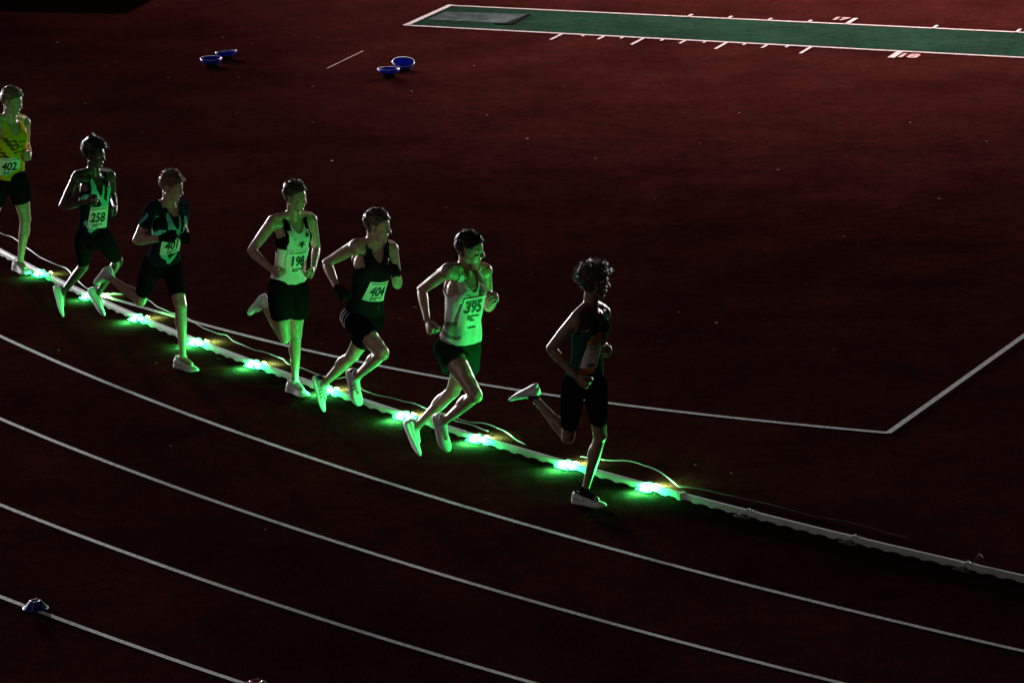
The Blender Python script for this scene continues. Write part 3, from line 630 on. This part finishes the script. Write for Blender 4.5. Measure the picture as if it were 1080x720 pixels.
    line = np.interp(hc[:, 0], [-.10, -.04, -.012, .006, .030, .060, .095], [-.065, -.060, -.030, -.028, .030, .052, .068])+.004*np.sin(hc[:, 1]*300)
    ear = (np.abs(hc[:, 1]) > .070)&(np.abs(hc[:, 2]+.010) < .034)&(np.abs(hc[:, 0]+.006) < .022)
    hm = (L_['head']|L_['torso'])&(hc[:, 2] > line)&(hc[:, 2] > -.08)&~ear
    topw = np.clip((hc[:, 2]+.03)/.10, 0, 1)
    hoff = .004+hr['thick']*topw+.0035*sm_noise(co, 190, key)+hr.get('lump', .004)*sm_noise(co, 80, key+50)*topw
    ho = shell('hair', hm, np.maximum(hoff, .003), None, HAIR[hr['mat']])
    # strands
    idx = np.where(hm)[0]; pick = rng.choice(idx, hr['n']); mbh = MB(); V = []; Fc = []
    for i in pick:
        b0 = co[i]+no[i]*max(hoff[i]-.004, 0); d = nrm(no[i]*hr.get('up', .7)+rng.normal(0, hr.get('rand', .35), 3)+hf*hr.get('fwd', 0)+hu*hr.get('hu', 0)*topw[i])
        Ls = hr['len']*rng.uniform(.4, 1.2)*(.45+.55*topw[i]); r0 = hr.get('rad', .0014); sd = nrm(np.cross(d, rng.normal(size=3))); s2 = np.cross(d, sd)
        curl = hr.get('curl', 0); cu = rng.normal(size=3); p1 = b0+d*Ls*.5+cu*curl*Ls*.35; p2 = b0+d*Ls*(1-curl*.3)+rng.normal(size=3)*curl*Ls*.4
        n0 = len(V)
        for p_, rr_ in ((b0, r0), (p1, r0*.9)):
            V += [p_+rr_*(sd*math.cos(k*2.0944)+s2*math.sin(k*2.0944)) for k in range(3)]
        V.append(p2)
        for k in range(3):
            k2 = (k+1) % 3; Fc.append((n0+k, n0+k2, n0+3+k2, n0+3+k)); Fc.append((n0+3+k, n0+3+k2, n0+6))
    if hr.get('knot'):
        kb = MB(); kb.tube(H(-.03, 0, .125), H(-.035, 0, .158), .016, .012, 10); 
        for k in range(220):
            d = nrm(rng.normal(size=3)+np.array([0, 0, .6])); p_ = H(-.034, 0, .150); sd = nrm(np.cross(d, rng.normal(size=3))); e_ = p_+d*rng.uniform(.02, .045)
            n0 = len(V); V += [p_+sd*.002, p_-sd*.002, e_+rng.normal(size=3)*.006]; Fc.append((n0, n0+1, n0+2))
    if ho: mesh_obj('strands', V, Fc, HAIR[hr['mat']], ho)
    # eyebrows
    V = []; Fc = []
    for sg in (-1, 1):
        for k in range(40):
            y = rng.uniform(.014, .046); p_ = H(.094-.30*(y-.012)-.25*max(0, y-.03), y*sg, .0145+.05*(y-.014)*(1 if y < .035 else -1)+rng.normal(0, .0016)); e_ = p_+hl*sg*.006*hs+hf*.001
            n0 = len(V); V += [p_+hu*.0013, p_-hu*.0013, e_]; Fc.append((n0, n0+1, n0+2))
    mesh_obj('eyebrows', V, Fc, HAIR[hr['mat']], raw)
    # ---- shoes
    for sd in 'RL': shoe(root, j, sd, s, spec['shoe'])
    # ---- things printed or pinned on the vest
    vme = vo.data; bvh = BVHTree.FromPolygons([v.co[:] for v in vme.vertices], [p.vertices[:] for p in vme.polygons])
    def on_chest(uu, tt, lift, ang=0.0):
        S, F = axes(tt); c = pel+Un*LU*tt+S*uu*g
        d = nrm(F*math.cos(ang)+S*math.sin(ang)); o_ = c+d*.5
        h = bvh.ray_cast(Vector(o_), Vector(-d), .8)
        if h[0] is None: h2 = bvh.find_nearest(Vector(c+F*.1)); return np.array(h2[0])+F*lift
        return np.array(h[0])+d*lift
    b = spec['bib']; cu, ct, bw, bh, rot = b['u'], b['t'], b['w'], b['h'], b.get('rot', 0)
    def bib_pt(x, y, lift):                                     # x,y in metres from the bib's centre
        xr = x*math.cos(rot)-y*math.sin(rot); yr = x*math.sin(rot)+y*math.cos(rot)
        return on_chest(cu+xr, ct+yr/LU, lift)
    NX, NY = 16, 14; grid = np.array([[bib_pt((i/NX-.5)*bw, (k/NY-.5)*bh, .006) for i in range(NX+1)] for k in range(NY+1)])
    for _ in range(6):                                          # paper is stiffer than the cloth under it
        gi = grid.copy(); gi[1:-1, 1:-1] = .5*grid[1:-1, 1:-1]+.125*(grid[:-2, 1:-1]+grid[2:, 1:-1]+grid[1:-1, :-2]+grid[1:-1, 2:]); gi[0, 1:-1] = .5*grid[0, 1:-1]+.25*(grid[0, :-2]+grid[0, 2:]); gi[-1, 1:-1] = .5*grid[-1, 1:-1]+.25*(grid[-1, :-2]+grid[-1, 2:])
        gi[1:-1, 0] = .5*grid[1:-1, 0]+.25*(grid[:-2, 0]+grid[2:, 0]); gi[1:-1, -1] = .5*grid[1:-1, -1]+.25*(grid[:-2, -1]+grid[2:, -1]); grid = gi
    Fb = axes(ct)[1]; grid = grid+Fb*(.003+.0035*np.sin(np.linspace(0, 9, NX+1))[None, :, None]*np.linspace(1, .2, NY+1)[:, None, None])
    o = mesh_obj('bib', grid.reshape(-1, 3), [(k*(NX+1)+i, k*(NX+1)+i+1, (k+1)*(NX+1)+i+1, (k+1)*(NX+1)+i) for k in range(NY) for i in range(NX)], BIB, root, True)
    def bgrid(x, y, lift):
        fx = np.clip((x/bw+.5)*NX, 0, NX-1e-6); fy = np.clip((y/bh+.5)*NY, 0, NY-1e-6); i, k = int(fx), int(fy); fx -= i; fy -= k
        return (grid[k, i]*(1-fx)+grid[k, i+1]*fx)*(1-fy)+(grid[k+1, i]*(1-fx)+grid[k+1, i+1]*fx)*fy+Fb*lift
    if b['text']:
        v, f = text_mesh(b['text'], b.get('size', .105), .0035)
        vv = [bgrid(x[0]*.92, x[1]*1.15+b.get('ty', 0), .004) for x in v]
        mesh_obj('number', vv, f, INK, o)
    m_ = MB()
    def dash(mbq, x0, x1, y0, y1, n=4, lift=.004):
        vs_ = [bgrid(x0+(x1-x0)*i/n, y, lift) for y in (y0, y1) for i in range(n+1)]
        mbq.add(vs_, [(i, i+1, n+2+i, n+1+i) for i in range(n)])
    r2 = np.random.RandomState(key+3)
    top = b.get('top', .5)
    x = -bw*.42
    hd_ = MB()
    while x < bw*.38:                                            # small heading and name lines, too small to read in the photograph
        wd = r2.uniform(.006, .016); dash(hd_, x, x+wd, bh*.37, bh*.43, 2); x += wd+.004
    hd_.build('heading', FADEINK, o, False)
    for yy, x0, x1 in b.get('lines', [(-.32, -.25, .28), (-.41, -.25, .05)]):
        x = bw*x0
        while x < bw*x1:
            wd = r2.uniform(.008, .02); dash(m_, x, min(x+wd, bw*x1+.004), bh*(yy-.028), bh*(yy+.028), 2); x += wd+.003
    if m_.v: m_.build('name_lines', INK, o, False)
    # ---- flat marks on the vest: polygons in (u, t) metres
    for nm, mt_, polys in spec.get('marks', []):
        q_ = MB()
        for poly in polys:
            P3 = [on_chest(a, b_, .0035) for a, b_ in poly]; q_.add(P3, [tuple(range(len(P3)))])
        q_.build(nm, mt_, vo, False)
    return root, j

def shoe(root, j, sd, s, sp):
    heel, toe, an, kn = j[sd+'heel'], j[sd+'toe'], j[sd+'ank'], j[sd+'kne']
    f = nrm(toe-heel)
    if min(heel[2], toe[2]) < .06 and abs(f[2]) < .35:           # planted flat
        f = nrm([f[0], f[1], 0.0]); up = np.array([0, 0, 1.0]); org = heel-f*.030*s-up*.024
    else:                                                         # in the air: the instep faces the front of the shin
        hp = j[sd+'hip']; d = nrm(an-kn); fr = kn-(hp+an)/2; fr = nrm(fr-d*(fr@d)); f = nrm(toe-an)
        up = -d*.45+fr; up = nrm(up-f*(up@f))
        hl_ = an-up*.072*s-f*.050*s; tip = toe-up*.012; f = nrm(tip-hl_); up = nrm(up-f*(up@f)); org = hl_-f*.012*s-up*.010
    si = np.cross(up, f)
    if up[2] == 1: org[2] = .001
    else:
        # keep the lowest point of the sole above the ground
        low = min((org+f*x)[2] for x in (0, .28*s)); org[2] += max(0, .004-low)
    Lf = .285*s
    prof = [  # x, half width, sole bottom, sole top, upper top
        (0.00, .018, .012, .034, .060), (.03, .029, .003, .034, .082), (.10, .034, .000, .032, .094), (.20, .034, .000, .030, .090), (.28, .033, .000, .028, .078), (.38, .034, .001, .027, .070),
        (.50, .038, .001, .025, .062), (.62, .043, .001, .023, .052), (.74, .046, .003, .022, .044), (.85, .042, .007, .023, .039), (.94, .030, .012, .024, .035), (.99, .014, .017, .024, .030)]
    off = lambda x: .006*math.sin(math.pi*min(1, x/1.0))*(1 if sd == 'L' else -1)
    W = lambda x, y, z: org+f*x*Lf+si*(y*s+off(x))+up*z*s
    up_r = []; so_r = []
    for x, hw, b0, b1, tp in prof:
        up_r.append([W(x, hw*.97*math.copysign(abs(math.cos(a))**.75, math.cos(a)), b1-.004+(tp-b1+.004)*max(0, math.sin(a))**.8 if math.sin(a) > 0 else b1-.004) for a in np.linspace(0, 2*math.pi, 20, endpoint=False)])
        k = 1.10 if x < .9 else 1.05
        so_r.append([W(x, hw*k*math.copysign(abs(math.cos(a))**.35, math.cos(a)), (b0+b1)/2+(b1-b0)/2*math.copysign(abs(math.sin(a))**.5, math.sin(a))) for a in np.linspace(0, 2*math.pi, 20, endpoint=False)])
    def coloured(name, mbq, m_, fn, parent, cap=True):
        o = mbq.build(name, m_, parent, True)
        c = np.ones((len(o.data.vertices), 4))
        for i, v in enumerate(o.data.vertices):
            p = np.array(v.co)-org; c[i, :3] = fn(p@f/Lf, p@si/s, p@up/s)
        a = o.data.color_attributes.new('Col', 'FLOAT_COLOR', 'POINT'); a.data.foreach_set('color', c.ravel()); return o
    # denser upper for its markings
    def dense(rings, n=4):
        out = []
        for i in range(len(rings)-1):
            for k in range(n): out.append([rings[i][q]*(1-k/n)+rings[i+1][q]*k/n for q in range(len(rings[i]))])
        out.append(rings[-1]); return out
    o = coloured('shoe', MB().loft(dense(up_r)), SHOE, sp['upper'], root)
    coloured('sole', MB().loft(dense(so_r, 2)), SOLE, sp['sole'], o)
    lc = MB()
    for k in range(5):
        x = .36+.065*k; z = np.interp(x, [p[0] for p in prof], [p[4] for p in prof])
        lc.tube(W(x, -.017, z-.006), W(x, .017, z-.006), .0028, .0028, 6); lc.tube(W(x, .016, z-.005), W(x+.06, -.016, z-.007), .0022, .0022, 6)
    lc.tube(W(.34, 0, .073), W(.30, .034, .078), .002, .002, 6); lc.tube(W(.34, 0, .073), W(.38, -.036, .066), .002, .002, 6)
    lc.build('laces', WHITEINK if sp.get('lace', 1) else INK, o)
    cr = MB(); rr = [W(.06+.13+.115*math.cos(a), .030*math.sin(a), .0895+.012*math.cos(a)*-1) for a in np.linspace(0, 2*math.pi, 18)]
    for i in range(17): cr.tube(rr[i], rr[i+1], .0065*s, .0065*s, 8)
    cr.build('collar', M['rubber'] if sp.get('collar', 0) else SHOE_W, o)
SHOE_W = mat('shoe_lining', (.60, .60, .62), .7)

W_ = (.74, .75, .77); K_ = (.006, .006, .007)
def up_plain(c, accent=None, heelc=None):
    def fn(x, y, z):
        if heelc and x < .12 and z > .04: return heelc
        if accent:
            for k in range(accent[1]):
                xc = .40+.085*k+(z-.03)*-3.2*.35
                if abs(x-xc) < accent[2] and z > .030 and abs(y) > .014: return accent[0]
        return c
    return fn
def so_plain(c, under=None): return lambda x, y, z: (under if under and z < .008 else c)

def zig(col, d, shapes, c):
    """bright angular print: each shape is a band along a line in (u, t), with a half width that tapers"""
    for (u0, t0, u1, t1, h0, h1) in shapes:
        du_ = np.array([u1-u0, (t1-t0)*.53]); L2 = du_@du_
        pu = d['u']-u0; pt = (d['t']-t0)*.53; k = np.clip((pu*du_[0]+pt*du_[1])/L2, 0, 1)
        dist = np.hypot(pu-k*du_[0], pt-k*du_[1]); m = (dist < (h0+(h1-h0)*k)*1.25)&(d['w'] > -.02)
        col[m] = c
TEAL = (.16, .58, .53)
camo = [(-.075, .93, -.065, .74, .010, .026), (-.065, .76, .000, .66, .022, .010), (.000, .67, .075, .54, .010, .020), (.035, .88, .030, .64, .006, .010), (.095, .80, .098, .50, .014, .010), (-.02, .68, -.055, .50, .012, .006), (.06, .58, .02, .46, .014, .004),
        (-.06, .22, -.01, .12, .020, .008), (.05, .20, -.01, .11, .012, .018), (-.12, .70, -.15, .56, .010, .014)]
def camo_paint(col, d): zig(col, d, camo, TEAL)
def sleeve_paint(col, d):
    for sd in 'RL':
        T = d['T'][sd+'up']; m = d['L'][sd+'up']
        ph = np.sin(d['co'][:, 0]*48+T*9+1.2); col[m&(np.abs(ph) < .38)&(T > .06)] = TEAL
def vest4(col, d):
    a = np.abs(d['u']); m = ((a > .100)&(d['t'] > .58))|((a > .066)&(d['t'] > .86)&(d['t'] < 1.2))|((d['w'] < -.01)&(d['t'] > .7))|((a > .125)&(d['t'] > .50)&(d['w'] < .02))
    col[m] = K_
def vest6(col, d):
    # red diagonal flash at the left armpit, grey swirl low on the right side
    zig(col, d, [(.070, .585, .140, .70, .004, .012)], (.42, .02, .03))
    u_, t_ = d['u'], d['t']
    r1 = np.hypot(u_+.085, (t_-.27)*.53); col[(np.abs(r1-.058) < .012)&(u_ < -.045)] = (.22, .23, .25); r2 = np.hypot(u_+.075, (t_-.22)*.53); col[(np.abs(r2-.085) < .008)&(u_ < -.07)] = (.28, .29, .30)
def vest7(col, d):
    u_, t_ = d['u'], d['t']
    nz = .012*np.sin(d['co'][:, 1]*90)+.010*np.sin(d['co'][:, 2]*110)
    col[(np.hypot(u_+.03, (t_-.62)*.53)+nz < .062)&(d['w'] > 0)] = (.85, .42, .02)
    col[(np.hypot(u_+.055, (t_-.21)*.53)+nz < .055)&(d['w'] > 0)] = (.85, .32, .02)
    k = np.sin(t_*150+u_*25); col[(k > .55)&(np.hypot(u_+.03, (t_-.58)*.53) < .055)&(d['w'] > 0)] = (.05, .05, .05)
def vest1(col, d):
    u_, t_ = d['u'], d['t']; k = np.sin(t_*21+.8+u_*30)+.7*np.sin(u_*70+t_*37)+.4*np.sin(t_*90)
    col[(k > .35)&(u_ < .045)&(t_ < .78)&(t_ > .30)] = (.16, .07, .025)
    k2 = np.sin(t_*75); col[(k2 > .75)&(u_ > .03)&(u_ < .11)&(t_ > .45)&(t_ < .72)] = (.06, .05, .03)
def stripes5(col, d):
    m = (d['L']['Rth']|d['L']['torso'])&(d['t'] < .06)&(d['u'] < -.09)
    k = np.mod(d['w']*1.0+.40, .034); col[m&(k < .012)&(np.abs(d['w']+.005) < .052)] = (.65, .66, .70)
def swoosh(u0, t0, sz): return [(u0, t0), (u0+.008*sz, t0-.010*sz), (u0+.045*sz, t0+.040*sz), (u0+.014*sz, t0+.006*sz), (u0+.004*sz, t0+.014*sz)]
def disc(u0, t0, r, n=14): return [(u0+r*math.cos(a), t0+r/.53*math.sin(a)) for a in np.linspace(0, 2*math.pi, n, endpoint=False)]
def bar(u0, t0, w, h): return [(u0-w/2, t0-h/2), (u0+w/2, t0-h/2), (u0+w/2, t0+h/2), (u0-w/2, t0+h/2)]
REDINK = mat('red_print', (.40, .03, .03), .6); GREYINK = mat('grey_print', (.2, .2, .22), .6)

SPECS = {
 7: dict(label='leading runner in dark green vest with orange print, right foot kicked up behind', skin='brown', head=(R(46), R(-4)), build=.93, curl={'R': .9, 'L': .55},
    shorts=dict(color=K_, hem=dict(R=.80, L=.74), fold=.0015), vest=dict(color=(.012, .075, .060), hem=.05, neck=.80, neckw=.058, strap=.110, paint=[vest7]),
    hair=dict(mat='curly', thick=.013, lump=.009, n=2400, len=.055, rad=.0022, curl=.8, rand=.45, up=.55, fwd=-.75, hu=.35),
    bib=dict(u=-.045, t=.39, w=.130, h=.18, text='', lines=[(-.36, -.18, .22), (-.42, -.18, .16), (-.30, -.1, .16)]), sock=(K_, .90),
    shoe=dict(upper=up_plain(W_, ((.55, .08, .06), 2, .012), None), sole=so_plain((.70, .70, .72)), collar=1)),
 6: dict(label='runner 395 in a white vest with a red crest and short dark green shorts', skin='light', head=(R(30), R(-8)), build=.95, curl={'R': .95, 'L': 1.0},
    shorts=dict(color=(.007, .026, .019), hem=dict(R=.34, L=.34), flare=.024, fold=.008), vest=dict(color=W_, hem=.06, neck=.80, loose=.012, fold=.009, strap=.118, paint=[vest6]),
    hair=dict(mat='black', thick=.012, n=1500, len=.022, rad=.0016, rand=.5), bib=dict(u=-.002, t=.51, w=.19, h=.26, text='395', size=.108, ty=.052, lines=[(-.06, -.2, .3), (-.14, -.2, .02), (-.20, -.05, .15), (-.42, -.1, .25)]),
    sock=((.6, .6, .62), .93), marks=[('crest', REDINK, [disc(.068, .77, .026)]), ('crest_centre', GREYINK, [disc(.068, .771, .012)]), ('chest_print', GREYINK, [bar(-.062, .775, .045, .014)]), ('chest_lettering', GREYINK, [bar(.055, .68, .075, .013)])],
    shoe=dict(upper=up_plain(W_, ((.60, .30, .30), 1, .014)), sole=so_plain((.74, .74, .74)))),
 5: dict(label='runner 404 all in black with white stripes on the shorts and black gloves', skin='light', head=(R(24), R(-6)), build=.97, curl={'R': .9, 'L': 1.0},
    shorts=dict(color=K_, hem=dict(R=.62, L=.60), fold=.002, flare=.004, paint=[stripes5]), vest=dict(color=(.011, .012, .015), hem=.02, neck=.84, neckw=.050, strap=.122),
    hair=dict(mat='brown', thick=.012, n=1300, len=.018, rad=.0015, fwd=-.5, rand=.25), bib=dict(u=.020, t=.42, w=.195, h=.165, rot=R(-7), text='404', size=.098, ty=-.002), glove=((.012, .012, .013), 'RL', .93),
    sock=((.6, .6, .62), .90), marks=[('chest_logo', WHITEINK, [[(.066+.013*k, .80), (.066+.013*k+.010, .80), (.066+.013*k+.010-.006, .80+.022+.022*k), (.066+.013*k-.006, .80+.036+.022*k)] for k in range(3)])],
    shoe=dict(upper=up_plain(W_, (K_, 3, .017), K_), sole=so_plain((.74, .75, .75)))),
 4: dict(label='runner 198 in white vest with black shoulders, hands held low at his waist', skin='light', head=(R(20), R(-3)), build=.96, curl={'R': .8, 'L': .85},
    shorts=dict(color=K_, hem=dict(R=.60, L=.58), flare=.018, fold=.007, waist=.12), vest=dict(color=W_, hem=.02, neck=.83, loose=.012, fold=.009, strap=.120, paint=[vest4]),
    hair=dict(mat='brown', thick=.014, n=1500, len=.024, rad=.0016, hu=.8, rand=.35), bib=dict(u=-.008, t=.39, w=.19, h=.19, text='198', size=.100, ty=.002),
    sock=((.6, .6, .62), .93), marks=[('chest_emblem', INK, [disc(.018, .66, .018), bar(.018, .655, .082, .014), [(-.012, .685), (.006, .715), (.010, .675)], [(.048, .685), (.032, .718), (.026, .675)], [(.012, .69), (.018, .73), (.026, .69)], [(.006, .64), (.018, .60), (.032, .64)]]),
        ('flag_patch', INK, [bar(.070, .80, .032, .055)]), ('bird_logo', GREYINK, [[(-.070, .745), (-.050, .750), (-.034, .742), (-.050, .738)], [(-.066, .760), (-.052, .752), (-.044, .748), (-.060, .752)]])],
    shoe=dict(upper=up_plain(W_), sole=so_plain((.74, .75, .75)))),
 3: dict(label='gloved runner in teal patterned short-sleeved shirt, one arm across his bib', skin='light', head=(R(16), R(-12)), build=.95, curl={'R': 1.0, 'L': 1.0},
    shorts=dict(color=K_, hem=dict(R=.80, L=.78), fold=.0015), vest=dict(color=(.012, .018, .030), hem=.0, neck=.88, neckw=.05, sleeve=.52, paint=[camo_paint, sleeve_paint]),
    hair=dict(mat='fair', thick=.014, n=1600, len=.024, rad=.0016, hu=.5, rand=.4), bib=dict(u=-.015, t=.40, w=.19, h=.16, rot=R(4), text='401', size=.100, ty=.005), glove=((.010, .010, .011), 'RL', .90),
    marks=[('swoosh', WHITEINK, [swoosh(.065, .80, .9)])], shoe=dict(upper=up_plain((.70, .69, .72), ((.25, .2, .3), 1, .012)), sole=so_plain((.72, .72, .74)))),
 2: dict(label='dark-skinned runner 258 with full hair tied in a top knot and teal patterned vest', skin='dark', head=(R(14), R(-6)), build=.90, curl={'R': .9, 'L': .9},
    shorts=dict(color=K_, hem=dict(R=.84, L=.84), fold=.0015), vest=dict(color=(.010, .014, .022), hem=.0, neck=.82, strap=.115, paint=[camo_paint]),
    hair=dict(mat='black', thick=.034, lump=.004, n=2600, len=.020, rad=.0018, curl=.8, rand=.8, knot=1), bib=dict(u=.035, t=.33, w=.18, h=.19, rot=R(3), text='258', size=.098, ty=-.004),
    marks=[('swoosh', WHITEINK, [swoosh(.060, .79, .8)])], shoe=dict(upper=up_plain(W_), sole=so_plain((.74, .75, .75)))),
 1: dict(label='runner 402 in a yellow vest, half cut off by the left edge', skin='light', head=(R(14), R(-10)), build=.96, curl={'R': .9, 'L': .9},
    shorts=dict(color=K_, hem=dict(R=.50, L=.50), flare=.010, fold=.002), vest=dict(color=(.62, .38, .02), hem=.02, neck=.80, strap=.118, loose=.006, paint=[vest1]),
    hair=dict(mat='fair', thick=.012, n=1500, len=.018, rad=.0016, rand=.4), bib=dict(u=.015, t=.27, w=.19, h=.17, rot=R(5), text='402', size=.095, ty=.0),
    shoe=dict(upper=up_plain(W_), sole=so_plain((.7, .7, .72)))),
}
for key in (7, 6, 5, 4, 3, 2, 1): build_runner(key, SPECS[key])
